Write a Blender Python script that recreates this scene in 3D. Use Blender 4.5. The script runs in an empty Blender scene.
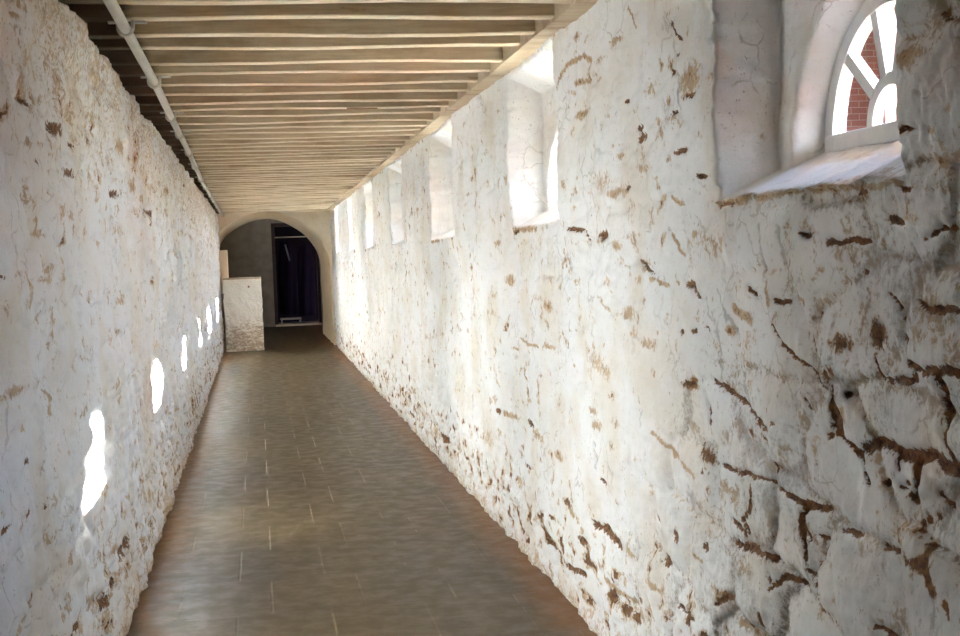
import bpy, bmesh, math, random
import numpy as np
from mathutils import Matrix, Vector, noise as mnoise

C = bpy.context.scene.collection
S = bpy.context.scene
rnd = random.Random(7)
R_LINES=[('D',8,[(3242,1518),(3243,1470)]),('G',8,[(3034,1551),(3024,1418)]),('G',10,[(2933,1548),(2904,1426)]),('D',10,[(3140,1391),(3053,1375)]),('O',12,[(2999,1404),(2989,1353)]),('D',10,[(2957,1368),(2878,1363)]),('O',12,[(2830,1381),(2803,1363)]),('O',19,[(3268,1336),(3146,1314)]),('G',11,[(3365,1384),(3308,1307)]),('D',18,[(3637,1411),(3542,1363)]),('D',11,[(2665,1501),(2509,1504)]),('D',10,[(2422,1545),(2360,1533)]),('O',8,[(2451,1499),(2447,1485)]),('G',12,[(2337,1488),(2321,1405)]),('D',10,[(2293,1499),(2235,1522),(2167,1513)]),('G',4,[(2167,1513),(2182,1468),(2125,1411)]),('O',11,[(2153,1512),(2089,1504),(2010,1495)]),('D',6,[(2429,1395),(2392,1370)]),('D',6,[(2322,1382),(2272,1366),(2120,1375),(2029,1373)]),('G',8,[(3322,1331),(3258,1270)]),('G',17,[(3391,1260),(3383,1159)]),('D',13,[(3459,1130),(3256,1097),(3163,1084),(3036,1045)]),('G',11,[(3219,1201),(3224,1138),(3176,1103)]),('D',6,[(3513,1094),(3495,1004)]),('D',10,[(2980,1307),(2938,1277),(2856,1242),(2783,1217),(2726,1170)]),('D',21,[(2733,1233),(2704,1186),(2694,1087)]),('D',5,[(2816,1141),(2812,1118)]),('D',17,[(2372,1256),(2304,1248),(2216,1257),(2162,1260),(2097,1254),(2017,1251)]),('D',26,[(2238,1250),(2206,1221),(2212,1161)]),('D',4,[(2464,1216),(2333,1226)]),('D',4,[(2489,1255),(2469,1218)]),('D',18,[(2685,1154),(2673,1085)]),('D',9,[(3553,940),(3542,854)]),('D',13,[(3471,894),(3272,898),(3086,910),(2982,897)]),('R',18,[(3089,1049),(3038,1020)]),('D',13,[(3029,957),(3019,911)]),('D',12,[(2982,897),(2861,888),(2753,892)]),('D',20,[(2861,883),(2876,835),(2842,808)]),('R',16,[(3207,874),(3213,799),(3266,778),(3216,748)]),('D',13,[(2658,1076),(2584,1049),(2544,991)]),('D',23,[(2565,1056),(2480,1087),(2397,1072),(2280,1082)]),('D',8,[(2419,1065),(2425,1034)]),('D',12,[(2340,1063),(2350,1002)]),('D',22,[(2275,1086),(2223,1073),(2155,1069)]),('R',12,[(2212,1159),(2221,1117),(2197,1098)]),('D',8,[(2155,1069),(2104,1062),(2024,1051)]),('D',8,[(2271,1016),(2215,998)]),('D',11,[(2680,863),(2579,871)]),('D',6,[(2422,1004),(2347,991)]),('G',4,[(2234,985),(2258,942)]),('D',14,[(3320,762),(3239,737)]),('D',19,[(3325,695),(3140,717),(3026,714)]),('D',13,[(3080,697),(3069,658)]),('D',13,[(3071,630),(2983,689),(2897,686)]),('D',20,[(2876,827),(2869,755)]),('D',12,[(2871,728),(2786,706),(2793,684)]),('D',10,[(2813,824),(2746,820)]),('O',9,[(3646,593),(3547,597)]),('D',12,[(3453,496),(3370,529)]),('O',19,[(3288,491),(3156,498),(3081,489)]),('D',5,[(3123,565),(3112,526)]),('D',6,[(2486,869),(2389,874)]),('R',21,[(2340,872),(2261,880),(2233,832)]),('G',18,[(2233,832),(2243,766)]),('O',8,[(2395,930),(2384,898)]),('R',12,[(2193,827),(2175,805)]),('D',13,[(2503,699),(2423,692)]),('O',16,[(5186,2171),(5034,2234),(4723,2232),(4623,2194),(4661,2131),(4910,2150)]),('O',7,[(4168,2305),(4115,2249),(4072,2216)]),('D',9,[(3697,2167),(3638,2101)]),('G',18,[(3646,2007),(3656,1904)]),('D',12,[(5092,1595),(4842,1585),(4771,1530)]),('O',6,[(3709,1648),(3635,1629)]),('O',9,[(3738,1544),(3639,1481)]),('D',13,[(4107,1468),(3955,1423)]),('O',9,[(3978,1410),(3812,1387)]),('D',18,[(3666,1396),(3525,1361)]),('S',15,[(4646,1332),(4416,1268)]),('S',45,[(4841,1123),(4523,1057)]),('S',26,[(4113,1198),(3958,1188)]),('O',9,[(7622,1537),(7547,1371)]),('O',15,[(6459,1195),(6424,1090)]),('O',9,[(6135,1101),(5946,1079),(5698,1080)]),('O',7,[(5549,1472),(5577,1428)]),('O',19,[(6016,946),(5943,824)]),('O',21,[(6674,670),(6312,691)]),('G',11,[(4716,780),(4760,674)]),('O',12,[(3997,911),(3792,873),(3616,831)]),('G',10,[(4110,1016),(4109,913)]),('D',18,[(5563,352),(5445,339)]),('O',21,[(5221,455),(5118,428)]),('D',27,[(4836,448),(4638,465),(4487,441)]),('D',22,[(5735,190),(5349,207)]),('D',21,[(5259,193),(4962,218)]),('O',19,[(4722,260),(4537,249),(4312,268)]),('D',10,[(4048,632),(3950,625)]),('D',9,[(3847,396),(3654,395)])]
R_SPOTS=[('S',3419,1507,148,41),('D',2776,1518,33,9),('D',2531,1436,19,8),('D',3619,1101,46,9),('D',3578,1256,18,6),('D',3481,1269,17,6),('O',3288,1276,31,13),('D',2996,1065,26,7),('O',3174,1318,57,13),('R',2621,1282,50,28),('R',2482,1307,41,39),('D',2378,1305,17,10),('D',2385,1346,8,4),('O',2645,1126,20,18),('D',2617,1172,15,11),('R',3512,908,52,26),('D',2716,1068,27,11),('S',3362,831,128,42),('D',2465,1008,18,8),('D',2387,1018,17,8),('D',3526,640,26,15),('O',3426,529,25,12),('R',3694,373,48,16),('S',3238,652,75,27),('S',2400,726,60,16),('O',4814,2024,110,15),('O',4822,2315,47,22),('O',4316,2215,63,13),('S',4468,2174,81,17),('D',3669,2069,28,6),('D',3702,2018,38,12),('O',3557,1983,88,45),('D',3544,1934,52,8),('S',3706,1881,86,23),('D',3704,1901,38,6),('D',4061,1894,45,13),('S',3960,2005,75,22),('D',4204,1994,24,7),('D',4041,1863,56,19),('O',4371,1863,26,7),('O',4261,1820,62,13),('D',3630,1783,64,11),('D',3461,1699,59,8),('S',4550,1743,198,36),('O',4300,1700,127,20),('D',4175,1707,48,10),('S',4159,1640,48,49),('D',4559,1559,85,22),('O',4360,1517,65,17),('G',3766,1560,20,6),('S',4029,1766,89,25),('S',5101,1772,53,32),('O',3526,1540,35,11),('O',4150,1401,47,13),('O',4247,1285,75,24),('S',4985,1383,67,16),('D',3679,1253,28,9),('D',3569,1259,27,9),('D',3481,1272,26,8),('R',3628,1100,74,15),('O',6732,1564,90,16),('O',5528,1091,82,13),('O',5479,1277,61,26),('O',6398,1368,109,30),('S',5705,1301,131,14),('S',6819,1288,124,22),('O',6249,1035,104,5),('D',6855,660,63,17),('D',5988,701,96,19),('O',5810,667,137,24),('O',5381,632,98,22),('D',6099,473,100,15),('S',7181,475,206,58),('D',9029,216,215,30),('O',9582,195,181,47),('O',4731,899,61,15),('O',4678,845,60,27),('S',4461,887,68,22),('D',4645,647,59,11),('G',3640,758,56,36),('D',3521,907,26,9),('R',5220,459,93,22),('S',3648,977,56,24),('D',4994,347,51,21),('O',4972,139,85,21),('D',3930,507,43,23),('O',4026,406,79,14),('D',3806,616,30,19),('S',4265,242,114,32),('S',4382,435,66,18),('O',2278,1847,34,22),('S',2267,1840,53,29),('D',2296,1709,31,4),('O',2204,1645,29,9),('D',2340,1598,32,6),('O',3294,1967,122,13)]
L_SPOTS=[('O',3758,1604,124,14),('D',3718,1798,69,8),('D',4456,1821,151,20),('O',3967,1787,59,18),('D',3330,1489,55,5),('D',3160,1491,75,5),('O',5232,1743,105,28),('O',4509,1635,51,24),('D',3035,1225,92,20),('O',3274,1211,161,14),('S',3675,1199,205,16),('O',4197,1199,67,12),('D',3375,1027,29,17),('D',3323,908,42,17),('D',3045,924,58,6),('D',5491,354,273,34),('D',4755,306,116,39),('O',4438,409,126,24),('D',4035,417,83,17),('O',5054,433,99,24),('D',3603,1947,81,8),('O',3598,2177,48,11),('D',4160,1938,152,29),('O',5314,2084,251,12),('O',6660,1913,171,41),('D',5842,1825,218,22),('O',9366,2033,455,44),('O',6083,2050,189,38),('O',7250,2229,135,29),('O',5015,2063,96,31),('D',4544,1921,78,10),('O',3768,1476,143,6),('D',3616,871,33,5),('O',5919,1361,180,26),('S',5895,1670,267,40),('O',8111,1988,170,25),('D',7613,1811,299,23)]

R_LINES += [('O',16,[(3375,1612),(3200,1618),(3050,1622)]),('O',11,[(3050,1618),(2800,1622),(2500,1612),(2350,1610)]),('D',7,[(3370,1606),(3240,1612)]),('O',20,[(6290,1612),(6000,1618),(5700,1612)]),('D',8,[(6280,1608),(6100,1612)]),('O',18,[(9330,1612),(8900,1616)])]
# ------------------------------------------------------------------ numpy noise
def _hash(ix, iy, seed):
    h = (ix.astype(np.int64)*374761393 + iy.astype(np.int64)*668265263 + seed*974634777) & 0xffffffff
    h = ((h ^ (h >> 13))*1274126177) & 0xffffffff
    return (h ^ (h >> 16)) & 0xffffffff
def perlin(x, y, seed=0):
    x0 = np.floor(x); y0 = np.floor(y); fx = x-x0; fy = y-y0
    def g(ix, iy, dx, dy):
        a = _hash(ix, iy, seed)/4294967296.0*2*math.pi
        return np.cos(a)*dx + np.sin(a)*dy
    u = fx*fx*fx*(fx*(fx*6-15)+10); v = fy*fy*fy*(fy*(fy*6-15)+10)
    a = g(x0, y0, fx, fy); b = g(x0+1, y0, fx-1, fy); c = g(x0, y0+1, fx, fy-1); d = g(x0+1, y0+1, fx-1, fy-1)
    return (a+(b-a)*u + ((c+(d-c)*u)-(a+(b-a)*u))*v)*1.5
def fbm(x, y, seed=0, octv=4, gain=.5):
    s = 0; a = 1; n = 0
    for o in range(octv):
        s = s + a*perlin(x*2**o+o*17.3, y*2**o-o*9.1, seed+o*31); n += a; a *= gain
    return s/n
def smooth(e0, e1, x):
    t = np.clip((x-e0)/(e1-e0), 0, 1); return t*t*(3-2*t)
def stones(x, z, cx, cz, seed):
    """rubble masonry: distance to the nearest joint (m) and a random per stone"""
    u = x/cx; v = z/cz
    row = np.floor(v)
    u = u + (np.mod(row, 2))*.5
    i0 = np.floor(u); j0 = np.floor(v)
    f1 = np.full(x.shape, 9.); f2 = np.full(x.shape, 9.); idr = np.zeros(x.shape); px = np.zeros(x.shape); pz = np.zeros(x.shape)
    for dj in (-1, 0, 1):
        for di in (-2, -1, 0, 1, 2):
            j = j0+dj
            i = np.floor(x/cx + np.mod(j, 2)*.5)+di
            r1 = _hash(i, j, seed)/4294967296.0; r2 = _hash(i, j, seed+5)/4294967296.0; r3 = _hash(i, j, seed+9)/4294967296.0
            sx = (i+.5+(r1-.5)*.75 - np.mod(j, 2)*.5)*cx; sz = (j+.5+(r2-.5)*.6)*cz
            d = np.maximum(np.abs(x-sx)/cx*.85, np.abs(z-sz)/cz)*.55 + np.hypot((x-sx)/cx, (z-sz)/cz)*.5
            new = d < f1
            f2 = np.where(new, f1, np.minimum(f2, d)); f1 = np.where(new, d, f1)
            idr = np.where(new, r3, idr); px = np.where(new, x-sx, px); pz = np.where(new, z-sz, pz)
    return (f2-f1)*.5*min(cx, cz), idr, px, pz

# ------------------------------------------------------------------ object helpers
def tag(o, label=None, cat=None, group=None, kind=None):
    if label: o['label'] = label
    if cat: o['category'] = cat
    if group: o['group'] = group
    if kind: o['kind'] = kind
    return o
def empty(name, loc=(0, 0, 0)):
    o = bpy.data.objects.new(name, None); C.objects.link(o); o.location = loc; return o
def link(name, me, mat, parent=None):
    if mat is not None: me.materials.append(mat)
    o = bpy.data.objects.new(name, me); C.objects.link(o)
    if parent is not None: o.parent = parent
    return o
def obj(name, bm, mat, parent=None, smooth_=False):
    me = bpy.data.meshes.new(name); bmesh.ops.recalc_face_normals(bm, faces=bm.faces[:])
    bm.to_mesh(me); bm.free()
    if smooth_: me.polygons.foreach_set('use_smooth', [True]*len(me.polygons))
    return link(name, me, mat, parent)
def add_box(bm, x0, x1, y0, y1, z0, z1, bevel=0, seg=2):
    b = bmesh.new()
    bmesh.ops.create_cube(b, size=1)
    for v in b.verts: v.co = ((x0+x1)/2+v.co.x*(x1-x0), (y0+y1)/2+v.co.y*(y1-y0), (z0+z1)/2+v.co.z*(z1-z0))
    if bevel: bmesh.ops.bevel(b, geom=b.edges[:], offset=bevel, segments=seg, affect='EDGES', profile=.6)
    _merge(bm, b)
def _merge(bm, b):
    t = bpy.data.meshes.new('t'); b.to_mesh(t); b.free(); bm.from_mesh(t); bpy.data.meshes.remove(t)
def add_tube(bm, pts, r, n=14, cap=True):
    pts = [Vector(p) for p in pts]; rings = []
    for i, p in enumerate(pts):
        d = (pts[min(i+1, len(pts)-1)]-pts[max(i-1, 0)]).normalized()
        a = d.cross(Vector((0, 0, 1)));
        if a.length < .01: a = d.cross(Vector((1, 0, 0)))
        a.normalize(); b = d.cross(a)
        rings.append([bm.verts.new(p+(a*math.cos(t)+b*math.sin(t))*r) for t in [2*math.pi*k/n for k in range(n)]])
    for A, B in zip(rings, rings[1:]):
        for k in range(n): bm.faces.new((A[k], A[(k+1) % n], B[(k+1) % n], B[k]))
    if cap: bm.faces.new(rings[0][::-1]); bm.faces.new(rings[-1])
def grid_mesh(name, P, mat, attr=None, keep=None, flip=False):
    """P: (ny, nz, 3) points -> smooth quad sheet"""
    ny, nz = P.shape[:2]
    idx = np.arange(ny*nz).reshape(ny, nz)
    a, b, c, d = idx[:-1, :-1], idx[1:, :-1], idx[1:, 1:], idx[:-1, 1:]
    q = np.stack([a, d, c, b] if flip else [a, b, c, d], -1).reshape(-1, 4)
    if keep is not None:
        kf = keep[:-1, :-1] & keep[1:, :-1] & keep[1:, 1:] & keep[:-1, 1:]
        q = q[kf.reshape(-1)]
    me = bpy.data.meshes.new(name)
    me.vertices.add(ny*nz); me.vertices.foreach_set('co', P.reshape(-1).astype(np.float32))
    me.loops.add(q.size); me.loops.foreach_set('vertex_index', q.reshape(-1).astype(np.int32))
    me.polygons.add(len(q)); me.polygons.foreach_set('loop_start', np.arange(0, q.size, 4, dtype=np.int32))
    me.polygons.foreach_set('loop_total', np.full(len(q), 4, dtype=np.int32))
    me.polygons.foreach_set('use_smooth', np.ones(len(q), dtype=bool))
    me.update(calc_edges=True)
    if attr is not None:
        ca = me.color_attributes.new('wear', 'FLOAT_COLOR', 'POINT')
        buf = np.ones((ny*nz, 4), dtype=np.float32); buf[:, :3] = attr.reshape(-1, 3)
        ca.data.foreach_set('color', buf.reshape(-1))
    return link(name, me, mat)

# ------------------------------------------------------------------ materials
class NT:
    def __init__(s, name, rough=.8):
        s.m = bpy.data.materials.new(name); s.m.use_nodes = True; s.t = s.m.node_tree; s.n = s.t.nodes
        s.b = s.n['Principled BSDF']; s.b.inputs['Roughness'].default_value = rough
        s.b.inputs['Specular IOR Level'].default_value = .25
        s.co = s.n.new('ShaderNodeTexCoord').outputs['Object']
    def l(s, a, b): s.t.links.new(a, b)
    def map(s, sc):
        m = s.n.new('ShaderNodeMapping'); m.inputs['Scale'].default_value = sc; s.l(s.co, m.inputs['Vector']); return m.outputs[0]
    def noise(s, scale, detail=4, rough=.6, sc=None, dist=0):
        n = s.n.new('ShaderNodeTexNoise'); n.inputs['Scale'].default_value = scale; n.inputs['Detail'].default_value = detail
        n.inputs['Roughness'].default_value = rough; n.inputs['Distortion'].default_value = dist
        s.l(s.map(sc) if sc else s.co, n.inputs['Vector']); return n.outputs['Fac']
    def math(s, op, a, b=None, c=None):
        n = s.n.new('ShaderNodeMath'); n.operation = op
        for i, v in enumerate((a, b, c)):
            if v is None: continue
            if isinstance(v, (int, float)): n.inputs[i].default_value = v
            else: s.l(v, n.inputs[i])
        return n.outputs[0]
    def step(s, v, lo, hi, a=0., b=1.):
        n = s.n.new('ShaderNodeMapRange'); n.interpolation_type = 'SMOOTHSTEP'
        s.l(v, n.inputs['Value']); n.inputs['From Min'].default_value = lo; n.inputs['From Max'].default_value = hi
        n.inputs['To Min'].default_value = a; n.inputs['To Max'].default_value = b; return n.outputs[0]
    def mix(s, f, a, b):
        n = s.n.new('ShaderNodeMix'); n.data_type = 'RGBA'
        for v, k in ((f, 0), (a, 6), (b, 7)):
            if isinstance(v, (int, float)): n.inputs[k].default_value = v
            elif isinstance(v, tuple): n.inputs[k].default_value = (*v, 1)
            else: s.l(v, n.inputs[k])
        return n.outputs[2]
    def xyz(s):
        n = s.n.new('ShaderNodeSeparateXYZ'); s.l(s.co, n.inputs[0]); return n.outputs
    def bump(s, h, strength=.3, dist=.01, prev=None):
        n = s.n.new('ShaderNodeBump'); n.inputs['Strength'].default_value = strength; n.inputs['Distance'].default_value = dist
        s.l(h, n.inputs['Height'])
        if prev is not None: s.l(prev, n.inputs['Normal'])
        return n.outputs[0]
    def out(s, col=None, nrm=None, rough=None):
        if col is not None:
            if isinstance(col, tuple): s.b.inputs['Base Color'].default_value = (*col, 1)
            else: s.l(col, s.b.inputs['Base Color'])
        if nrm is not None: s.l(nrm, s.b.inputs['Normal'])
        if rough is not None: s.l(rough, s.b.inputs['Roughness'])
        return s.m

def limewash(name, white=(.83, .83, .825), cream=(.75, .70, .62)):
    t = NT(name, .85)
    a = t.n.new('ShaderNodeVertexColor'); a.layer_name = 'wear'
    sp = t.n.new('ShaderNodeSeparateColor'); t.l(a.outputs[0], sp.inputs[0])
    R, G, B = sp.outputs[0], sp.outputs[1], sp.outputs[2]
    fine = t.noise(55, 6, .7); mid = t.noise(13, 5, .65); big = t.noise(2.3, 4, .6); strk = t.noise(9, 5, .7, (1, 1, .22))
    gr = t.noise(120, 3, .6)
    base = t.mix(t.step(big, .42, .72), white, cream)
    base = t.mix(t.math('MULTIPLY', t.step(strk, .52, .8), .35), base, (.50, .49, .47))
    base = t.mix(t.math('MULTIPLY', t.step(gr, .55, .75), .22), base, (.42, .38, .32))
    # hairline cracks and flecks in the limewash
    vo = t.n.new('ShaderNodeTexVoronoi'); vo.feature = 'DISTANCE_TO_EDGE'; vo.inputs['Scale'].default_value = 7
    wv = t.n.new('ShaderNodeVectorMath'); wv.operation = 'MULTIPLY_ADD'
    nz = t.n.new('ShaderNodeTexNoise'); nz.inputs['Scale'].default_value = 9; nz.inputs['Detail'].default_value = 5; t.l(t.co, nz.inputs['Vector'])
    t.l(nz.outputs['Color'], wv.inputs[0]); wv.inputs[1].default_value = (.12, .12, .12); t.l(t.co, wv.inputs[2]); t.l(wv.outputs[0], vo.inputs['Vector'])
    hair = t.math('MULTIPLY', t.step(vo.outputs['Distance'], .006, .03, 1, 0), t.step(t.noise(3.1, 4, .6), .50, .62))
    base = t.mix(t.math('MULTIPLY', hair, .4), base, (.33, .27, .21))
    fleck = t.math('MULTIPLY', t.step(t.noise(75, 3, .55, (1, 1, .8)), .64, .70), t.step(t.noise(4.3, 5, .7), .46, .66))
    base = t.mix(t.math('MULTIPLY', fleck, .8), base, (.30, .17, .075))
    fj = t.math('SUBTRACT', fine, .5); mj = t.math('SUBTRACT', mid, .5)
    jit = t.math('ADD', t.math('ADD', t.math('MULTIPLY', fj, 1.3), t.math('MULTIPLY', mj, .8)), t.math('MULTIPLY', t.math('SUBTRACT', t.noise(28, 5, .75, (1, 1, .7), 1.5), .5), 1.1))
    st = t.math('ADD', t.math('MULTIPLY', t.step(t.math('ADD', R, jit), .15, .8), .35), t.math('MULTIPLY', t.step(t.math('ADD', R, t.math('MULTIPLY', jit, 1.5)), .42, .60), .5))
    base = t.mix(st, base, t.mix(t.step(mid, .35, .65), (.37, .215, .085), (.56, .395, .21)))
    gy = t.math('MULTIPLY', t.step(t.math('ADD', B, t.math('MULTIPLY', jit, 1.2)), .22, .75), .52)
    base = t.mix(t.math('MULTIPLY', gy, t.step(B, .0, .12)), base, t.mix(t.step(mid, .4, .6), (.20, .20, .20), (.33, .31, .29)))
    ex = t.step(t.math('ADD', G, t.math('MULTIPLY', jit, t.step(G, .05, .35))), .42, .58)
    brown = t.mix(t.step(fine, .38, .62), (.075, .032, .014), (.27, .135, .055))
    base = t.mix(ex, base, brown)
    # worn halo round bare stone
    h = t.math('ADD', t.math('MULTIPLY', fine, .5), t.math('MULTIPLY', mid, 1.0))
    n1 = t.bump(h, .35, .012); n2 = t.bump(gr, .2, .002, n1)
    return t.out(base, n2)
M = {}
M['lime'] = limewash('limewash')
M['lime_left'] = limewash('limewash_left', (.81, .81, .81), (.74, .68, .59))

def mat_plaster():
    t = NT('end_plaster', .85)
    big = t.noise(3, 5, .6); f = t.noise(30, 5, .6)
    b = t.mix(t.step(big, .4, .7), (.88, .78, .60), (.82, .69, .49))
    b = t.mix(t.math('MULTIPLY', t.step(f, .6, .75), .5), b, (.40, .28, .16))
    return t.out(b, t.bump(t.noise(14, 5), .4, .015))
M['plaster'] = mat_plaster()
def mat_pier():
    t = NT('whitewashed_brick', .85)
    z = t.xyz()[2]
    f = t.noise(9, 6, .75, (1.2, 1.2, 2.6), 1.2); g = t.noise(40, 4)
    low = t.step(z, .15, .95, .17, -.05)
    b = t.mix(t.step(g, .4, .7), (.88, .81, .70), (.80, .70, .56))
    b = t.mix(t.math('MULTIPLY', t.step(t.math('ADD', f, low), .58, .70), .75), b, (.45, .29, .16))
    return t.out(b, t.bump(f, .5, .02))
M['pier'] = mat_pier()
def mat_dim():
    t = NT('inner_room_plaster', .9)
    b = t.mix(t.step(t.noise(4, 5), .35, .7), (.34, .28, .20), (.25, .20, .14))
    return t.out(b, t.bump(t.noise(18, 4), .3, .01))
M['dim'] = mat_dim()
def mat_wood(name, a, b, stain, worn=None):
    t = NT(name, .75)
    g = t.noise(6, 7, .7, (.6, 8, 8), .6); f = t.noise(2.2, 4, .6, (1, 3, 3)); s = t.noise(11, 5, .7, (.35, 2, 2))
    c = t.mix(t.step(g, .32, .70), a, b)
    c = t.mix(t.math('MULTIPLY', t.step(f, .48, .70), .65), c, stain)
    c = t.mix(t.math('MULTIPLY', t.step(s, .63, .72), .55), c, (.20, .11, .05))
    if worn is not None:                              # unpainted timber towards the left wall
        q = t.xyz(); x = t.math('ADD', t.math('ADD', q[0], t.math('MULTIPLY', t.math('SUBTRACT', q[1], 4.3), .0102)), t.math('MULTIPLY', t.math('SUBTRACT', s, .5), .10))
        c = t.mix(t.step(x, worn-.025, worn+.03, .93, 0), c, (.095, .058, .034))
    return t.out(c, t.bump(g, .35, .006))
M['joist'] = mat_wood('old_whitewashed_timber', (.72, .60, .43), (.82, .71, .53), (.55, .41, .25), -.42)
M['joist_side'] = mat_wood('brown_joist_side', (.47, .355, .225), (.60, .475, .31), (.32, .215, .12), -.42)  # sides browner and darker than the undersides
M['boards'] = mat_wood('ceiling_boards', (.30, .22, .14), (.42, .32, .21), (.20, .13, .08), -.42)
M['plate'] = mat_wood('wall_plate_timber', (.55, .43, .29), (.66, .54, .38), (.38, .25, .14))
M['bare'] = mat_wood('bare_timber', (.25, .13, .055), (.34, .19, .09), (.16, .08, .04))
M['doorwood'] = mat_wood('dark_door_timber', (.05, .03, .028), (.075, .045, .04), (.03, .018, .02))
def flat(name, col, rough=.5, spec=.3, bump=0):
    t = NT(name, rough); t.b.inputs['Specular IOR Level'].default_value = spec
    f = t.noise(25, 4)
    c = t.mix(t.math('MULTIPLY', t.step(f, .45, .7), .25), col, tuple(k*.72 for k in col))
    return t.out(c, t.bump(f, bump, .004) if bump else None)
M['pipe'] = flat('painted_pipe', (.60, .56, .48), .5)
M['frame'] = flat('white_window_paint', (.82, .82, .80), .45)
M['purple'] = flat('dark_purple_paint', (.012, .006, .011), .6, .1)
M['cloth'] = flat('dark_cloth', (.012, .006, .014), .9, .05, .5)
M['palecloth'] = flat('pale_cloth', (.2, .19, .22), .9, .05, .4)
def mat_floor():
    t = NT('stone_paving', .55); t.b.inputs['Specular IOR Level'].default_value = .3
    X, Y, Z = t.xyz()
    br = t.n.new('ShaderNodeTexBrick'); t.l(t.co, br.inputs['Vector'])
    br.inputs['Scale'].default_value = 1; br.inputs['Brick Width'].default_value = .40; br.inputs['Row Height'].default_value = .62
    br.inputs['Mortar Size'].default_value = .006; br.inputs['Mortar Smooth'].default_value = .4; br.offset = .37; br.inputs['Bias'].default_value = 0
    br.inputs['Color1'].default_value = (0, 0, 0, 1); br.inputs['Color2'].default_value = (1, 1, 1, 1)
    joint = br.outputs['Fac']
    fy = t.math('FRACT', t.math('DIVIDE', Y, .62))
    trans = t.math('LESS_THAN', t.math('ABSOLUTE', t.math('SUBTRACT', t.math('FRACT', t.math('ADD', t.math('DIVIDE', Y, .62), .5)), .5)), .014)
    long_ = t.math('MULTIPLY', joint, t.math('SUBTRACT', 1, trans))
    brk = t.noise(2.6, 4, .7)
    big = t.noise(1.3, 4, .6); mid = t.noise(9, 5, .6); fine = t.noise(90, 4, .7); sw = t.noise(4, 5, .65, (.5, 3, 1))
    c = t.mix(t.step(big, .35, .7), (.070, .049, .021), (.098, .071, .031))
    sep = t.n.new('ShaderNodeSeparateColor'); t.l(br.outputs['Color'], sep.inputs[0])
    c = t.mix(t.math('MULTIPLY', sep.outputs[0], .14), c, (.128, .100, .058))
    c = t.mix(t.math('MULTIPLY', t.step(sw, .5, .75), .18), c, (.055, .044, .031))
    c = t.mix(t.math('MULTIPLY', t.step(mid, .55, .75), .25), c, (.122, .096, .058))
    c = t.mix(t.math('MULTIPLY', t.step(fine, .5, .8), .35), c, (.046, .037, .027))
    c = t.mix(t.math('MULTIPLY', long_, t.step(brk, .48, .62, .03, .6)), c, (.24, .19, .115))
    c = t.mix(t.math('MULTIPLY', trans, t.step(brk, .40, .60, .28, 0)), c, (.08, .06, .045))
    # rust coloured dust gathered along both walls
    ed = t.math('ADD', t.math('MULTIPLY', t.math('SUBTRACT', t.noise(7, 4), .5), .22), t.math('ABSOLUTE', t.math('SUBTRACT', X, .33)))
    c = t.mix(t.step(ed, .70, .90, 0, .85), c, (.19, .085, .022))
    h = t.math('SUBTRACT', t.math('ADD', t.math('MULTIPLY', mid, .2), t.math('MULTIPLY', fine, .12)), t.math('MULTIPLY', joint, .5))
    return t.out(c, t.bump(h, .35, .008), t.step(mid, .3, .7, .34, .52))
M['floor'] = mat_floor()
def mat_brick():
    t = NT('red_brick', .85)
    mp = t.n.new('ShaderNodeMapping'); mp.inputs['Rotation'].default_value = (math.pi/2, 0, 0)
    x, y, z = t.xyz()
    cb = t.n.new('ShaderNodeCombineXYZ'); t.l(t.math('ADD', x, y), cb.inputs[0]); t.l(z, cb.inputs[1])
    br = t.n.new('ShaderNodeTexBrick'); t.l(cb.outputs[0], br.inputs['Vector']); br.inputs['Scale'].default_value = 1
    br.inputs['Brick Width'].default_value = .23; br.inputs['Row Height'].default_value = .085; br.inputs['Mortar Size'].default_value = .006
    br.inputs['Color1'].default_value = (.36, .12, .08, 1); br.inputs['Color2'].default_value = (.27, .085, .055, 1); br.inputs['Mortar'].default_value = (.40, .30, .25, 1)
    return t.out(br.outputs['Color'])
M['brick'] = mat_brick()
M['ground'] = flat('dry_ground', (.13, .12, .07), .95)
M['roofing'] = flat('grey_roofing', (.45, .45, .45), .7)
def mat_glass():
    m = bpy.data.materials.new('window_glass'); m.use_nodes = True; n = m.node_tree.nodes; n.remove(n['Principled BSDF'])
    tr = n.new('ShaderNodeBsdfTransparent'); gl = n.new('ShaderNodeBsdfGlossy'); gl.inputs['Roughness'].default_value = .02
    tr.inputs[0].default_value = (.95, .96, .95, 1); mx = n.new('ShaderNodeMixShader'); mx.inputs[0].default_value = .06
    L = m.node_tree.links.new
    L(tr.outputs[0], mx.inputs[1]); L(gl.outputs[0], mx.inputs[2]); L(mx.outputs[0], n['Material Output'].inputs[0])
    return m
M['glass'] = mat_glass()

# ------------------------------------------------------------------ dimensions (metres; camera eye 1.5 m over the floor at the origin)
YE = 23.25; YB = -3.5; ZC = 2.394; ZT = 2.56
def xr(y): return 1.20+.0045*y
def xl(y): return -.565-.003*y
WIN = [(2.845, .523), (5.75, .53), (8.74, .59), (11.78, .575), (14.80, .56), (17.90, .52), (21.37, .56)]
WOFF = [-.01]+[-.015]*6; SASH_RS = [.34, .35, .35, .335, .36, .395, .42]; SASH_Z = 1.742; SASH_D = .265; REB = .165

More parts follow.
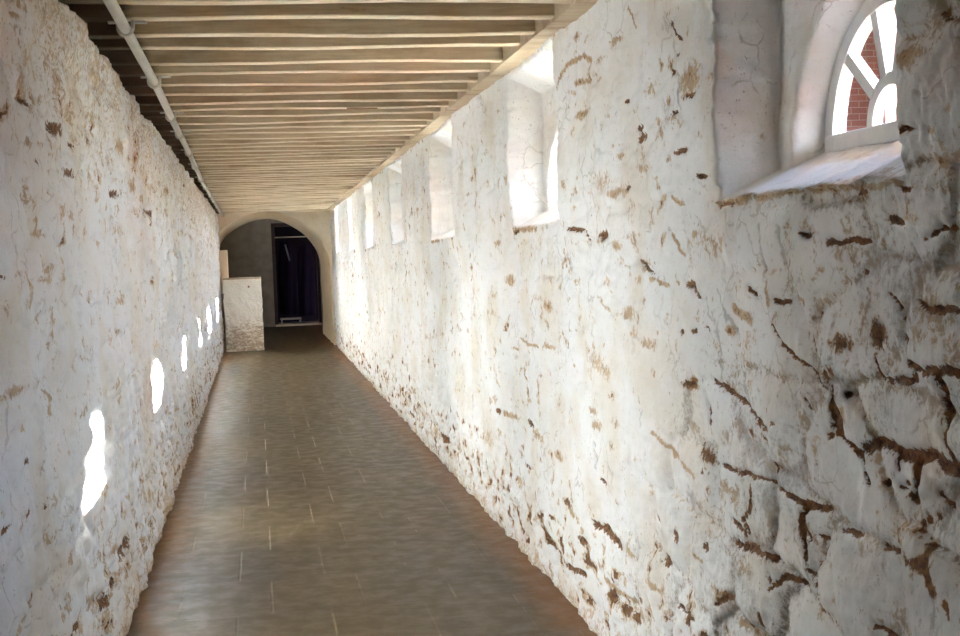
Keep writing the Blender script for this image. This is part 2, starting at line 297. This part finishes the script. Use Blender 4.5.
# ------------------------------------------------------------------ right wall
def wall_right():
    ys = [YB, -2.5, -1.5, -.8, -.3, 0., .3, .6, .9, 1.2, 1.4, 1.6]
    y = 1.7
    while y < YE+.25:
        ys.append(y); s = min(.034, max(.0045, .00095*y*y))
        for yc, hw in WIN:
            a = abs(abs(y-yc)-hw)
            if a < .14: s = min(s, .006)
            elif abs(y-yc) < hw+.12: s = min(s, .011)
        y += s
    ys = np.array(ys)
    zs = np.concatenate([np.arange(-.02, 1.60, .0078), np.arange(1.60, 2.42, .0068), np.array([2.44, 2.50, ZT])])
    Y, Z = np.meshgrid(ys, zs, indexing='ij')
    wx = Y+.05*fbm(Y*3.1, Z*3.1, 3, 3); wz = Z+.05*fbm(Y*3.1, Z*3.1, 4, 3)
    dj, rid, px, pz = stones(wx, wz, .37, .235, 11)
    dj2, rid2, _, _ = stones(wx*1.0+.3, wz+.1, .16, .11, 23)
    near = 1-smooth(2.9, 5.2, Y+.8*(Z-.6)+.5*fbm(Y*1.3, Z*1.3, 8, 2))        # big bare stones near the camera
    low = 1-smooth(.08, .62, Z+.16*fbm(Y*2, Z*2, 9, 3))
    h = .024*fbm(Y*1.5, Z*1.6, 1, 2) + .013*fbm(Y*4.5, Z*4.5, 2, 3)
    pill = 1-np.exp(-np.maximum(dj, 0)/.030)
    amp = .35+.65*near
    h += (.024*pill*(.35+.65*smooth(-.35, .15, fbm(Y*2.2, Z*2.2, 14, 2))) + .016*(rid-.5) + .05*(rid-.5)*px + .05*(_hash(rid*9999, rid*777, 3)/4294967296.0-.5)*pz)*amp - .02*near
    h += .011*(1-np.exp(-dj2/.018))*(.25+.75*low)*(1-.6*near) + .010*(rid2-.5)*low
    h += .006*fbm(Y*14, Z*14, 5, 3) + .004*(1-2*np.abs(fbm(Y*16, Z*13, 7, 2))) + .004*fbm(Y*40, Z*34, 6, 2)
    h += .028*low*fbm(Y*6, Z*6, 12, 3) - .022 - .02*np.clip(1-Z/.3,0,1)
    # openings
    dep = np.zeros_like(Y); hole = np.zeros(Y.shape, bool); inn = np.zeros_like(Y)
    for k, (yc, hw) in enumerate(WIN):
        a = (np.abs(Y-yc) < hw+.25) & (Z > 1.5)
        y_, z_ = Y[a], Z[a]
        rag = .034*fbm(z_*4.2+k*7, y_*0+k, 40+k, 3)*(1 if k else .35) + (.012 if k else .005)*fbm(z_*17, y_*17, 41+k, 2)
        s = hw-np.abs(y_-yc)+rag
        if k == 2: s = s+np.where(y_ < yc, .05*np.exp(-((z_-1.93)/.10)**2), 0)
        side = np.clip(s/.085, 0, 1)*REB
        yc2 = yc+WOFF[k]
        ang = np.hypot(y_-yc2, np.maximum(z_-SASH_Z, 0))
        d = ang-(SASH_RS[k]-.01) + .006*fbm(y_*20, z_*20, 60+k, 2)
        rev = REB+np.clip(1-d/.045, 0, 1)*(SASH_D-REB+.02)
        side = np.where((side > REB*.99) & (d < .045), rev, side)
        sill = (z_-1.622-.012*fbm(y_*9, z_*3, 70+k, 2))/.122*SASH_D
        head = (2.375-z_)/.10*REB+.0
        dd = np.clip(np.minimum(np.minimum(side, sill), np.where(head > REB, 9, head)), 0, None)
        dep[a] = np.maximum(dep[a], dd)
        hole[a] |= (ang < SASH_RS[k]-.022) & (z_ > SASH_Z+.012)
        inn[a] = np.maximum(inn[a], smooth(.0, .02, dd))
    # traced joints and bare spots
    Rr = np.zeros_like(Y); Gg = np.zeros_like(Y); Bb = np.zeros_like(Y); gro = np.zeros_like(Y)
    wy = Y+.010*fbm(Y*22, Z*22, 80, 3); wzz = Z+.010*fbm(Y*22, Z*22, 81, 3)
    def put(t, m, a):
        g = np.clip(m, 0, 1)
        if t in 'D': Gg[a] = np.maximum(Gg[a], g*.95); gro[a] = np.maximum(gro[a], g); Rr[a] = np.maximum(Rr[a], g*.5)
        elif t == 'R': Gg[a] = np.maximum(Gg[a], g*.75); Rr[a] = np.maximum(Rr[a], g*.9); gro[a] = np.maximum(gro[a], g*.6)
        elif t == 'O': Rr[a] = np.maximum(Rr[a], g*1.0); Gg[a] = np.maximum(Gg[a], g*.42); gro[a] = np.maximum(gro[a], g*.4)
        elif t == 'S': Rr[a] = np.maximum(Rr[a], g*.62)
        else: Bb[a] = np.maximum(Bb[a], g*.9); gro[a] = np.maximum(gro[a], g*.6)
    for t, w, pts in R_LINES:
        w = w/1000
        p = np.array(pts)/1000
        lo, hi = p.min(0)-.06, p.max(0)+.06
        i0, i1 = np.searchsorted(ys, [lo[0], hi[0]]); j0, j1 = np.searchsorted(zs, [lo[1], hi[1]])
        a = (slice(i0, i1), slice(j0, j1)); A, B = wy[a], wzz[a]
        dm = np.full(A.shape, 9.)
        for q0, q1 in zip(p, p[1:]):
            e = q1-q0; L2 = max(e@e, 1e-9)
            tt = np.clip(((A-q0[0])*e[0]+(B-q0[1])*e[1])/L2, 0, 1)
            dm = np.minimum(dm, np.hypot(A-q0[0]-tt*e[0], B-q0[1]-tt*e[1]))
        w = max(w, .010)
        put(t, (1.12-dm/(w*1.05))*(.98+.7*fbm(A*13, B*13, 82, 3)), a)
    for t, cy, cz, ry, rz in R_SPOTS:
        cy, cz, ry, rz = [v/1000 for v in (cy, cz, ry, rz)]
        ry = max(ry, .010); rz = max(rz, .007)
        i0, i1 = np.searchsorted(ys, [cy-2*ry, cy+2*ry]); j0, j1 = np.searchsorted(zs, [cz-2*rz, cz+2*rz])
        a = (slice(i0, i1), slice(j0, j1))
        dm = np.sqrt(((wy[a]-cy)/ry)**2+((wzz[a]-cz)/rz)**2)
        put(t, (1.12-dm*.70)*(1.0+.6*fbm(wy[a]*15, wzz[a]*15, 83, 3)), a)
    h -= .013*smooth(.3, 1, gro)
    # scattered wear between them
    den = fbm(Y*1.7, Z*1.7, 90, 3)
    sp = fbm(Y*9, Z*12, 91, 4)
    lowb = np.exp(-((Z-.22)/.20)**2)
    jn = np.exp(-np.minimum(dj, dj2*1.3)/.016)
    farw = smooth(4.5, 7.5, Y)
    e = sp*1.15 + .30*den + .20*jn + .34*lowb - .12 + .05*farw
    Gg = np.maximum(Gg, smooth(.44, .80, e+.05*near)*.8)
    Rr = np.maximum(Rr, smooth(.22, .62, e+.05)*.62)
    Rr = np.maximum(Rr, .55*np.clip(1-Z/.16, 0, 1))
    Bb = np.maximum(Bb, near*.62*np.exp(-dj/.018)*smooth(-.3, .1, den) + .34*near*smooth(-.1, .45, fbm(Y*2.7, Z*2.7, 93, 3)) + .10*near)
    Rr = np.maximum(Rr, .5*near*smooth(.12, .5, fbm(Y*3.3, Z*3.3, 95, 3)))
    Rr = np.maximum(Rr, .55*near*np.exp(-dj/.022))
    Gg = np.maximum(Gg, .62*near*np.exp(-dj/.010)*smooth(.0, .35, fbm(Y*4.1, Z*4.1, 96, 3)))
    k = 1-.85*inn*smooth(1.635, 1.66, Z)
    att = np.stack([Rr*k, Gg*k*np.where(inn > .5, .5, 1), Bb*k], -1)
    hk = np.where(dep > .003, .45, 1)
    X = xr(Y) - h*hk + dep
    o = grid_mesh('wall_right', np.stack([X, Y, Z], -1), M['lime'], att, ~hole)
    return tag(o, kind='structure')
wall_right()

# ------------------------------------------------------------------ left wall
def wall_left():
    ys = [YB, -2.5, -1.5, -.8, -.3, 0., .4, .8, 1.2, 1.6, 1.9, 2.1]
    y = 2.2
    while y < YE+.25:
        ys.append(y); y += min(.030, max(.010, .0017*y*y))
    ys = np.array(ys)
    zs = np.concatenate([np.arange(-.02, 2.43, .0085), np.array([2.46, 2.5, ZT])])
    Y, Z = np.meshgrid(ys, zs, indexing='ij')
    wx = Y+.05*fbm(Y*3, Z*3, 103, 3); wz = Z+.05*fbm(Y*3, Z*3, 104, 3)
    dj, rid, px, pz = stones(wx, wz, .30, .20, 111)
    dj2, rid2, _, _ = stones(wx, wz+.1, .14, .10, 123)
    low = 1-smooth(.1, .75, Z+.2*fbm(Y*1.5, Z*2, 109, 3)); top = smooth(1.9, 2.35, Z)
    h = .022*fbm(Y*1.5, Z*1.6, 101, 2) + .018*fbm(Y*5, Z*4.5, 102, 3)
    h += .014*(1-np.exp(-dj/.03)) + .014*(rid-.5) + .016*(rid2-.5)*(.25+.75*np.maximum(low, top))
    h += .010*(1-np.exp(-dj2/.02))*(.25+.75*np.maximum(low, top)) + .011*fbm(Y*13, Z*12, 105, 3) + .006*(1-2*np.abs(fbm(Y*17, Z*13, 107, 2))) + .005*fbm(Y*38, Z*32, 106, 2)
    h += .026*low*fbm(Y*6, Z*6, 112, 3) - .012
    Rr = np.zeros_like(Y); Gg = np.zeros_like(Y); Bb = np.zeros_like(Y)
    wy = Y+.02*fbm(Y*16, Z*16, 180, 3); wzz = Z+.012*fbm(Y*20, Z*20, 181, 3)
    for t, cy, cz, ry, rz in L_SPOTS:
        cy, cz, ry, rz = [v/1000 for v in (cy, cz, ry, rz)]; ry = max(ry, .02); rz = max(rz, .010)
        dm = 1.1-.72*np.sqrt(((wy-cy)/ry)**2+((wzz-cz)/rz)**2); g = np.clip(dm, 0, 1)
        if t == 'D': Gg = np.maximum(Gg, g*.85); h -= .007*g*g; Rr = np.maximum(Rr, g*.6)
        elif t == 'O': Rr = np.maximum(Rr, g*.95); Gg = np.maximum(Gg, g*.36); h -= .003*g
        else: Rr = np.maximum(Rr, g*.6)
    den = fbm(Y*1.5, Z*1.7, 190, 3); sp = fbm(Y*8, Z*11, 191, 4)
    jn = np.exp(-np.minimum(dj, dj2*1.3)/.016)
    e = sp*1.15 + .30*den + .22*jn + .36*np.exp(-((Z-.25)/.26)**2) + .16*np.exp(-((Z-2.05)/.30)**2) - .10
    Gg = np.maximum(Gg, smooth(.46, .85, e)*.72)
    Rr = np.maximum(Rr, smooth(.20, .60, e+.05)*.62)
    Rr = np.maximum(Rr, .46*smooth(1.55, 2.35, Z+.35*den)); Rr = np.maximum(Rr, .6*np.clip(1-Z/.2, 0, 1))
    Bb = np.maximum(Bb, .30*smooth(.05, .5, fbm(Y*2.5, Z*2.5, 193, 3)))
    att = np.stack([Rr, Gg, Bb], -1)
    X = xl(Y)+h-.015-.13*smooth(ZC-.004, ZC+.004, Z)
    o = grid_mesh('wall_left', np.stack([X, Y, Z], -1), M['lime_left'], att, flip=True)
    return tag(o, kind='structure')
wall_left()

# ------------------------------------------------------------------ floor, ceiling boards, rear end
bm = bmesh.new(); add_box(bm, -1.6, 2.2, YB-.1, 34, -.12, 0); tag(obj('floor', bm, M['floor']), kind='structure')
bm = bmesh.new()
x = -.95; 
while x < 1.62:
    add_box(bm, x, x+.146, YB-.1, 27.2, ZT, ZT+.03); x += .15
add_box(bm, -1.2, 2.2, YB-.2, 33, ZT+.031, ZT+.12)
tag(obj('ceiling', bm, M['boards']), kind='structure')
bm = bmesh.new(); add_box(bm, -.95, 1.62, YB-.12, YB-.02, -.05, ZT); tag(obj('wall_rear', bm, M['plaster']), kind='structure')

# wall plate along the top of the right wall
bm = bmesh.new()
n = 40
for i in range(n):
    y0 = 3.0+(YE-3.0)*i/n; y1 = 3.0+(YE-3.0)*(i+1)/n-.0
    xa = xr((y0+y1)/2)
    add_box(bm, xa-.068, xa+.06, y0, y1, ZC-.012+.006*rnd.random(), ZC+.09)
tag(obj('trim_1', bm, M['plate']), kind='structure')

# ------------------------------------------------------------------ joists
ORD = ['first', 'second', 'third', 'fourth', 'fifth', 'sixth', 'seventh', 'eighth', 'ninth', 'tenth', 'eleventh', 'twelfth', 'thirteenth', 'fourteenth', 'fifteenth', 'sixteenth', 'seventeenth', 'eighteenth', 'nineteenth', 'twentieth']
def ordinal(k):
    if k <= 20: return ORD[k-1]
    tens = {2: 'twenty', 3: 'thirty', 4: 'forty', 5: 'fifty', 6: 'sixty'}
    if k % 10 == 0: return {3: 'thirtieth', 4: 'fortieth', 5: 'fiftieth', 6: 'sixtieth'}[k//10]
    return tens[k//10]+'-'+ORD[k % 10-1]
NJ = 57; J0 = 3.49
known = {3: 4.54, 4: 4.86, 5: 5.21, 6: 5.53, 7: 5.92, 8: 6.25, 9: 6.63, 10: 6.97, 11: 7.34, 12: 7.69}
jy = [known.get(i, J0+.35*i) for i in range(NJ)]
for i, y in enumerate(jy):
    r = random.Random(100+i)
    w = .052+.012*r.random(); z0 = ZC+(r.random()-.5)*.008; skew = (r.random()-.5)*.025
    bm = bmesh.new()
    xs = np.linspace(xl(y)-.10, xr(y)-.071, 22); rings = []
    for k, x in enumerate(xs):
        yy = y+skew*(x/1.8)+.003*math.sin(x*5+i)
        dz = .0035*math.sin(x*4.3+i*1.7)+.0015*(r.random()-.5); dw = .0015*(r.random()-.5)
        ring = [(yy-w/2+.004, z0+dz), (yy-w/2-dw, z0+.005+dz), (yy-w/2-dw, ZT-.002), (yy+w/2+dw, ZT-.002), (yy+w/2+dw, z0+.005+dz), (yy+w/2-.004, z0+dz)]
        rings.append([bm.verts.new((x, a, b)) for a, b in ring])
    for A, B in zip(rings, rings[1:]):
        for k in range(6): bm.faces.new((A[k], A[(k+1) % 6], B[(k+1) % 6], B[k]))
    bm.faces.new(rings[0]); bm.faces.new(rings[-1])
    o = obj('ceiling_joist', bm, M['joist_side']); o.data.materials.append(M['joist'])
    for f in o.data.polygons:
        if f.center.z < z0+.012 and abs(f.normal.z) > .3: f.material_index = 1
    k = NJ-i
    tag(o, 'old whitewashed timber ceiling joist, %s counted from the arched end wall' % ordinal(k), 'joist', 'timber joists across the corridor ceiling')
    if i == 12:
        b2 = bmesh.new(); add_box(b2, .56, .74, y-.024, y+.020, z0-.005, z0+.002); obj('bare_patch', b2, M['bare'], o)
        o['label'] = 'whitewashed ceiling joist with a bare brown patch on its underside, forty-fifth from the arch'

# ------------------------------------------------------------------ pipe
pp = [(-.43, 3.3), (-.43, 4.33), (-.43, 4.97), (-.435, 6.26), (-.455, 8.11), (-.475, 10.31), (-.51, 13.0), (-.55, 16.2), (-.60, 21.4), (-.615, 23.2)]
def pipe_x(y):
    for (xa, ya), (xb, yb) in zip(pp, pp[1:]):
        if ya <= y <= yb: return max(xa+(xb-xa)*(y-ya)/(yb-ya), xl(y)+.085)
    return xl(y)+.085
ZP = ZC-.030
root = tag(empty('conduit_pipe', (-.43, 3.3, ZP)), 'pale painted metal pipe clipped under the joists along the left wall', 'pipe')
def rel(o): o.matrix_parent_inverse = Matrix.Translation(-root.location); return o
bm = bmesh.new(); add_tube(bm, [(pipe_x(y), y, ZP+.002*math.sin(y*2.1)) for y in np.linspace(3.3, 23.2, 60)], .0195, 16)
rel(obj('pipe', bm, M['pipe'], root, True))
for y in (4.90, 6.25, 7.70, 8.80, 10.3, 11.7, 13.2, 14.8, 16.4, 18.0, 19.6, 21.2, 22.6):
    y = min(jy, key=lambda v: abs(v-y)); x = pipe_x(y)
    bm = bmesh.new()
    add_tube(bm, [(x+.026*math.cos(t), y, ZP+.026*math.sin(t)) for t in np.linspace(math.pi, 2*math.pi, 11)], .0065, 8)
    for sx in (-1, 1):
        add_box(bm, x+sx*.026-.006, x+sx*.026+.006, y-.014, y+.014, ZP-.002, ZC+.004, .002)
    add_box(bm, x+.02, x+.075, y-.014, y+.014, ZC-.012, ZC-.004, .002)
    add_box(bm, x-.060, x-.02, y-.014, y+.014, ZC-.012, ZC-.004, .002)
    rel(obj('clip', bm, M['pipe'], root))

# ------------------------------------------------------------------ windows in the right wall
def arc_strip(bm, cy, cz, x0, x1, r0, r1, a0, a1, n=40):
    rings = []
    for k in range(n+1):
        a = a0+(a1-a0)*k/n; c, s = math.cos(a), math.sin(a)
        rings.append([bm.verts.new((x, cy+r*c, cz+r*s)) for x, r in ((x0, r0), (x0, r1), (x1, r1), (x1, r0))])
    for A, B in zip(rings, rings[1:]):
        for k in range(4): bm.faces.new((A[k], A[(k+1) % 4], B[(k+1) % 4], B[k]))
    bm.faces.new(rings[0]); bm.faces.new(rings[-1])
def bar(bm, p, q, x0, x1, w):
    p = Vector(p); q = Vector(q); d = (q-p).normalized(); nrm = Vector((-d.y, d.x))*w/2
    pts = [p+nrm, q+nrm, q-nrm, p-nrm]
    A = [bm.verts.new((x0, a.x, a.y)) for a in pts]; B = [bm.verts.new((x1, a.x, a.y)) for a in pts]
    bm.faces.new(A[::-1]); bm.faces.new(B)
    for k in range(4): bm.faces.new((A[k], A[(k+1) % 4], B[(k+1) % 4], B[k]))
for k, (yc, hw) in enumerate(WIN):
    y = yc+WOFF[k]; x = xr(y)+SASH_D; z = SASH_Z; SASH_R = SASH_RS[k]
    rt = tag(empty('window_%d' % (k+1), (x, y, z)), kind='structure')
    inv = Matrix.Translation(-rt.location)
    bm = bmesh.new(); arc_strip(bm, y, z+.012, x-.012, x+.024, SASH_R-.042, SASH_R+.004, 0, math.pi)
    add_box(bm, x-.016, x+.03, y-SASH_R, y+SASH_R, z-.012, z+.034, .004)
    obj('window_frame', bm, M['frame'], rt).matrix_parent_inverse = inv
    if k == 0: bm = bmesh.new(); arc_strip(bm, y, z+.03, x-.006, x+.020, .092, .122, 0, math.pi, 24)
    if k == 0: obj('glazing_bar', bm, M['frame'], rt).matrix_parent_inverse = inv
    for an in ((43, 76, 104, 137) if k == 0 else ()):
        a = math.radians(an); bm = bmesh.new()
        bar(bm, (y+.116*math.cos(a), z+.03+.116*math.sin(a)), (y+(SASH_R-.035)*math.cos(a), z+.012+(SASH_R-.035)*math.sin(a)), x-.008, x+.020, .030)
        obj('glazing_bar', bm, M['frame'], rt).matrix_parent_inverse = inv
    bm = bmesh.new(); vs = [bm.verts.new((x+.006, y+(SASH_R-.03)*math.cos(a), z+.02+(SASH_R-.03)*math.sin(a))) for a in np.linspace(0, math.pi, 33)]
    vv = [bm.verts.new(v.co+Vector((.003, 0, 0))) for v in vs]; N = len(vs)
    bm.faces.new(vs); bm.faces.new(vv[::-1])
    for q in range(N): bm.faces.new((vs[q], vv[q], vv[(q+1) % N], vs[(q+1) % N]))
    obj('pane', bm, M['glass'], rt).matrix_parent_inverse = inv

# ------------------------------------------------------------------ arched end wall with its vaulted passage
def wall_end():
    # front face on a fine polar-ish grid: columns follow the arch
    ac, zc, ra = .19, 1.30, 1.105
    def inner(t):                                        # t 0..1 round the opening from left foot to right foot
        pts = []
        L = [(-.72, 0.0), (-.72, 1.30)]
        if t < .25: return (max(ac-ra, -.915)+.0, zc*t/.25)
        if t > .75: return (ac+ra, zc*(1-t)/.25)
        a = math.pi*(1-(t-.25)/.5); return (ac+ra*math.cos(a), zc+ra*math.sin(a))
    n = 120; T = [i/n for i in range(n+1)]
    y0, y1 = YE, 27.0
    rows = []
    for t in T:
        x, z = inner(t)
        j = .012*math.sin(t*41)+.010*math.sin(t*97+1)
        if t < .25: ox, oz = -1.3, z
        elif t > .75: ox, oz = 1.7, z
        else:
            a = math.pi*(1-(t-.25)/.5); c, s = math.cos(a), math.sin(a)
            k = min((1.6)/max(abs(c), 1e-6), (1.32)/max(s, 1e-6)); ox, oz = ac+c*k, zc+s*k
        pr = [(ox, y0, oz), (x+(ox-x)*.5, y0+.006*math.sin(t*60), z+(oz-z)*.5), (x+(ox-x)*.06+j, y0+.004, z+(oz-z)*.06+j*.5), (x+(ox-x)*.012+j*.7, y0+.016, z+(oz-z)*.012+j*.4), (x+j*.6, y0+.05, z+j*.4)]
        for q in range(1, 13):
            yy = y0+.05+(y1-y0-.05)*q/12
            pr.append((x+.012*math.sin(q*2.1+t*30), yy, z+.010*math.sin(q*1.7+t*37)))
        rows.append(pr)
    P = np.array(rows)
    return P
P = wall_end()
o = grid_mesh('wall_end', P, M['plaster']); tag(o, kind='structure')
# room beyond the arch
bm = bmesh.new()
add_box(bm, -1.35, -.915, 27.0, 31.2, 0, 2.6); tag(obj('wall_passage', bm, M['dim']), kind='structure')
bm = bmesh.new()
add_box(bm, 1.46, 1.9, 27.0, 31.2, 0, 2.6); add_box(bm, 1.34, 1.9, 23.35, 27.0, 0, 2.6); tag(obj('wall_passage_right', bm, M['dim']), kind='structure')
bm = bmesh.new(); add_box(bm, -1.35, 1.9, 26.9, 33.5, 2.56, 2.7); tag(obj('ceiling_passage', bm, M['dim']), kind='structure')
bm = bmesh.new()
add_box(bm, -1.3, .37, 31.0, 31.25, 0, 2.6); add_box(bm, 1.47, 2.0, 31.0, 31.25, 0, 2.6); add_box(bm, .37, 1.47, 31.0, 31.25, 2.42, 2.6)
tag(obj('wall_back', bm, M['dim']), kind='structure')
bm = bmesh.new()
add_box(bm, .36, .44, 30.96, 31.3, 0, 2.44, .006); add_box(bm, 1.40, 1.48, 30.96, 31.3, 0, 2.44, .006); add_box(bm, .36, 1.48, 30.96, 31.3, 2.36, 2.44, .006)
tag(obj('door_1', bm, M['doorwood']), kind='structure')
bm = bmesh.new(); add_box(bm, .37, 1.47, 30.9, 31.3, 0, .05, .008); tag(obj('trim_2', bm, M['plate']), kind='structure')
bm = bmesh.new()
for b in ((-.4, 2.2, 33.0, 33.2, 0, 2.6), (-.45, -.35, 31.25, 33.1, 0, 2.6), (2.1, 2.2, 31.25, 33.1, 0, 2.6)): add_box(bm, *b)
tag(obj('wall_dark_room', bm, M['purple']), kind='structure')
def cloth(name, x, y, z0, z1, w, mat, lab, grp, pal=None):
    rt = tag(empty(name, (x, y, z1)), lab, 'cloth', grp); inv = Matrix.Translation(-rt.location)
    n, m = 40, 20
    def sheet(w, r, z0, z1, off, ph):
        rows = []
        for j in range(m+1):
            v = j/m; z = z1+(z0-z1)*v; ww = w*(.45+.55*math.sin(min(1, v*2.2+.12)*math.pi/2))
            rows.append([(x+off+ww*math.cos(a)+.01*math.sin(a*7+v*2+ph), y+(r*(.5+.5*v))*math.sin(a)*(1+.25*math.sin(a*6+ph+v*3)), z) for a in [2*math.pi*i/n for i in range(n)]])
        b = bmesh.new(); R = [[b.verts.new(p) for p in row] for row in rows]
        for A, B in zip(R, R[1:]):
            for i in range(n): b.faces.new((A[i], A[(i+1) % n], B[(i+1) % n], B[i]))
        b.faces.new(R[0]); b.faces.new(R[-1]); return b
    obj('drape', sheet(w, .13, z0, z1, 0, x*3), mat, rt, True).matrix_parent_inverse = inv
    if pal is not None:
        b = bmesh.new(); add_tube(b, [(x+pal[0], y-.16, pal[2]), (x+pal[0]+pal[1]*.5, y-.175, (pal[2]+pal[3])/2), (x+pal[0]+pal[1], y-.16, pal[3])], .022, 8)
        obj('pale_fold', b, M['palecloth'], rt, True).matrix_parent_inverse = inv
cloth('hanging_cloth', .72, 31.9, .25, 2.05, .22, M['cloth'], 'dark cloth with a pale fold hanging in the dim doorway beyond the arch', 'dark cloths hanging in the far doorway', (-.03, .09, 1.94, 1.55))
cloth('hanging_cloth', 1.16, 31.9, .20, 1.95, .20, M['cloth'], 'dark purple cloth hung beside the right jamb of the far doorway', 'dark cloths hanging in the far doorway')
bm = bmesh.new(); add_tube(bm, [(-.34, 31.9, 2.12), (2.09, 31.9, 2.12)], .016, 10)
tag(obj('hanging_rail', bm, M['plate']), 'thin wooden rail across the dim room beyond the far doorway', 'rail')
bm = bmesh.new(); add_box(bm, .5, 1.0, 31.45, 31.75, .13, .17, .004)
for xx in (.53, .97):
    for yy in (31.48, 31.72): add_box(bm, xx-.015, xx+.015, yy-.015, yy+.015, .05*0, .13)
tag(obj('low_bench', bm, M['plate']), 'low brown plank bench on the floor inside the far doorway', 'bench')

# low whitewashed pier in front of the arch, against the left wall
rt = tag(empty('low_pier', (-.29, 23.0, 0)), 'low whitewashed masonry pier against the left wall before the arch', 'pier'); inv = Matrix.Translation(-rt.location)
b = bmesh.new(); bmesh.ops.create_cube(b, size=1); bmesh.ops.subdivide_edges(b, edges=b.edges[:], cuts=24, use_grid_fill=True)
for v in b.verts:
    v.co = (-.265+v.co.x*.64, 22.95+v.co.y*.40, .62+v.co.z*1.24)
    t = v.co.copy(); e = 1.4 if t.z < .9 else .6
    d = mnoise.noise_vector(t*9)*.012*e+mnoise.noise_vector(t*23)*.006*e
    v.co.x += d.x; v.co.y += d.y
    if t.z < .02: v.co.z = 0
obj('body', b, M['pier'], rt, False).matrix_parent_inverse = inv
b = bmesh.new(); add_box(b, -.59, .06, 22.745, 23.155, 1.242, 1.272, .006); obj('coping', b, M['plate'], rt).matrix_parent_inverse = inv
b = bmesh.new(); add_tube(b, [(-.16, 22.742, 1.11), (-.16, 22.752, 1.11)], .018, 12); obj('hole', b, M['bare'], rt).matrix_parent_inverse = inv
bm = bmesh.new(); add_box(bm, -.70, -.50, 23.16, 23.245, 1.0, 1.76, .012, 3); tag(obj('trim_3', bm, M['plaster']), kind='structure')

# ------------------------------------------------------------------ outside: brick seen through the near fanlight, plus unseen blockers added for shade
bm = bmesh.new(); add_box(bm, 1.9, 60, -40, 70, -.5, -.12); tag(obj('ground', bm, M['ground']), kind='structure')
bl = tag(empty('brick_building', (6, 8, 0)), 'red brick building outside the nearest arched window, plus unseen parts added for shade', 'building'); inv = Matrix.Translation(-bl.location)
def bpart(name, boxes, mat):
    b = bmesh.new()
    for q in boxes: add_box(b, *q)
    obj(name, b, mat, bl).matrix_parent_inverse = inv
bpart('sun_blocker', [(3.4, 3.9, -5.0, 3.25, -.12, 2.2), (3.4, 4.2, 3.25, 4.35, -.12, 3.5)], M['brick'])  # unseen brick masses added to keep the sun off the nearest window
def prism(b, base, zlo, ztop):
    lo = [b.verts.new((x, y, zlo)) for x, y in base]; hi = [b.verts.new((x, y, ztop(x))) for x, y in base]
    b.faces.new(lo[::-1]); b.faces.new(hi); n = len(base)
    for k in range(n): b.faces.new((lo[k], lo[(k+1) % n], hi[(k+1) % n], hi[k]))
rt_ = lambda x: 1.62+.385*x
b = bmesh.new()
prism(b, [(5.7, 16.5), (8.5, 16.5), (8.5, 16.75), (5.7, 16.75)], -.12, rt_)
prism(b, [(5.6, 13.4), (5.75, 13.4), (5.75, 16.75), (5.6, 16.75)], -.12, rt_)
prism(b, [(5.6, 13.4), (6.28, 13.4), (6.28, 13.55), (5.6, 13.55)], -.12, rt_)
prism(b, [(6.90, 13.4), (7.04, 13.4), (8.62, 16.6), (8.46, 16.6)], -.12, rt_)
prism(b, [(6.28, 13.4), (6.92, 13.4), (6.92, 13.55), (6.28, 13.55)], -.12, lambda x: 2.5)
obj('brick_shade_box', b, M['brick'], bl).matrix_parent_inverse = inv  # back wall is the brick in view; the other walls are added to darken it
b = bmesh.new(); lo = [b.verts.new((x, y, rt_(x)+.002)) for x, y in ((5.5, 13.3), (8.6, 13.3), (8.6, 16.8), (5.5, 16.8))]
hi = [b.verts.new(v.co+Vector((0, 0, .06))) for v in lo]; b.faces.new(lo[::-1]); b.faces.new(hi)
for k in range(4): b.faces.new((lo[k], lo[(k+1) % 4], hi[(k+1) % 4], hi[k]))
obj('shade_box_roof', b, M['roofing'], bl).matrix_parent_inverse = inv  # unseen roof added to keep sky light off the brick below

# ------------------------------------------------------------------ light: low sun through the windows, clear sky
sun = bpy.data.lights.new('sun', 'SUN'); sun.energy = 11; sun.angle = math.radians(.6); sun.color = (.96, 1.0, 1.05)
so = bpy.data.objects.new('sun', sun); C.objects.link(so)
so.rotation_euler = Vector((-2.06, -1.03, -1.06)).to_track_quat('-Z', 'Y').to_euler(); so.location = (8, 8, 8)
w = bpy.data.worlds.new('sky'); S.world = w; w.use_nodes = True; wn = w.node_tree.nodes; wl = w.node_tree.links.new
tc = wn.new('ShaderNodeTexCoord'); sx = wn.new('ShaderNodeSeparateXYZ'); wl(tc.outputs['Generated'], sx.inputs[0])
cr = wn.new('ShaderNodeValToRGB'); wl(sx.outputs[2], cr.inputs[0])
cr.color_ramp.elements[0].position = 0; cr.color_ramp.elements[0].color = (.80, .88, 1.0, 1)
cr.color_ramp.elements[1].position = .7; cr.color_ramp.elements[1].color = (.34, .55, 1.0, 1)
bg = wn['Background']; wl(cr.outputs[0], bg.inputs[0]); bg.inputs[1].default_value = 1.0

# ------------------------------------------------------------------ camera
cam = bpy.data.cameras.new('camera'); co = bpy.data.objects.new('camera', cam); C.objects.link(co); S.camera = co
cam.sensor_width = 36; cam.sensor_fit = 'HORIZONTAL'; cam.lens = 1295.63/960*36; cam.clip_start = .05; cam.clip_end = 300
r_ = Vector((.98486422, -.16946775, -.03637514)); u_ = Vector((.04394979, .04116085, .99818545)); f_ = Vector((.16766301, .98467582, -.04798592))
m = Matrix((r_, u_, -f_)).transposed().to_4x4(); m.translation = (0, 0, 1.5); co.matrix_world = m
S.view_settings.view_transform = 'Standard'; S.view_settings.look = 'None'; S.view_settings.gamma = 1; S.view_settings.use_curve_mapping = False
S.view_settings.exposure = 5.5
S.cycles.max_bounces = 16; S.cycles.diffuse_bounces = 10; S.cycles.transparent_max_bounces = 12
S.cycles.use_denoising = True
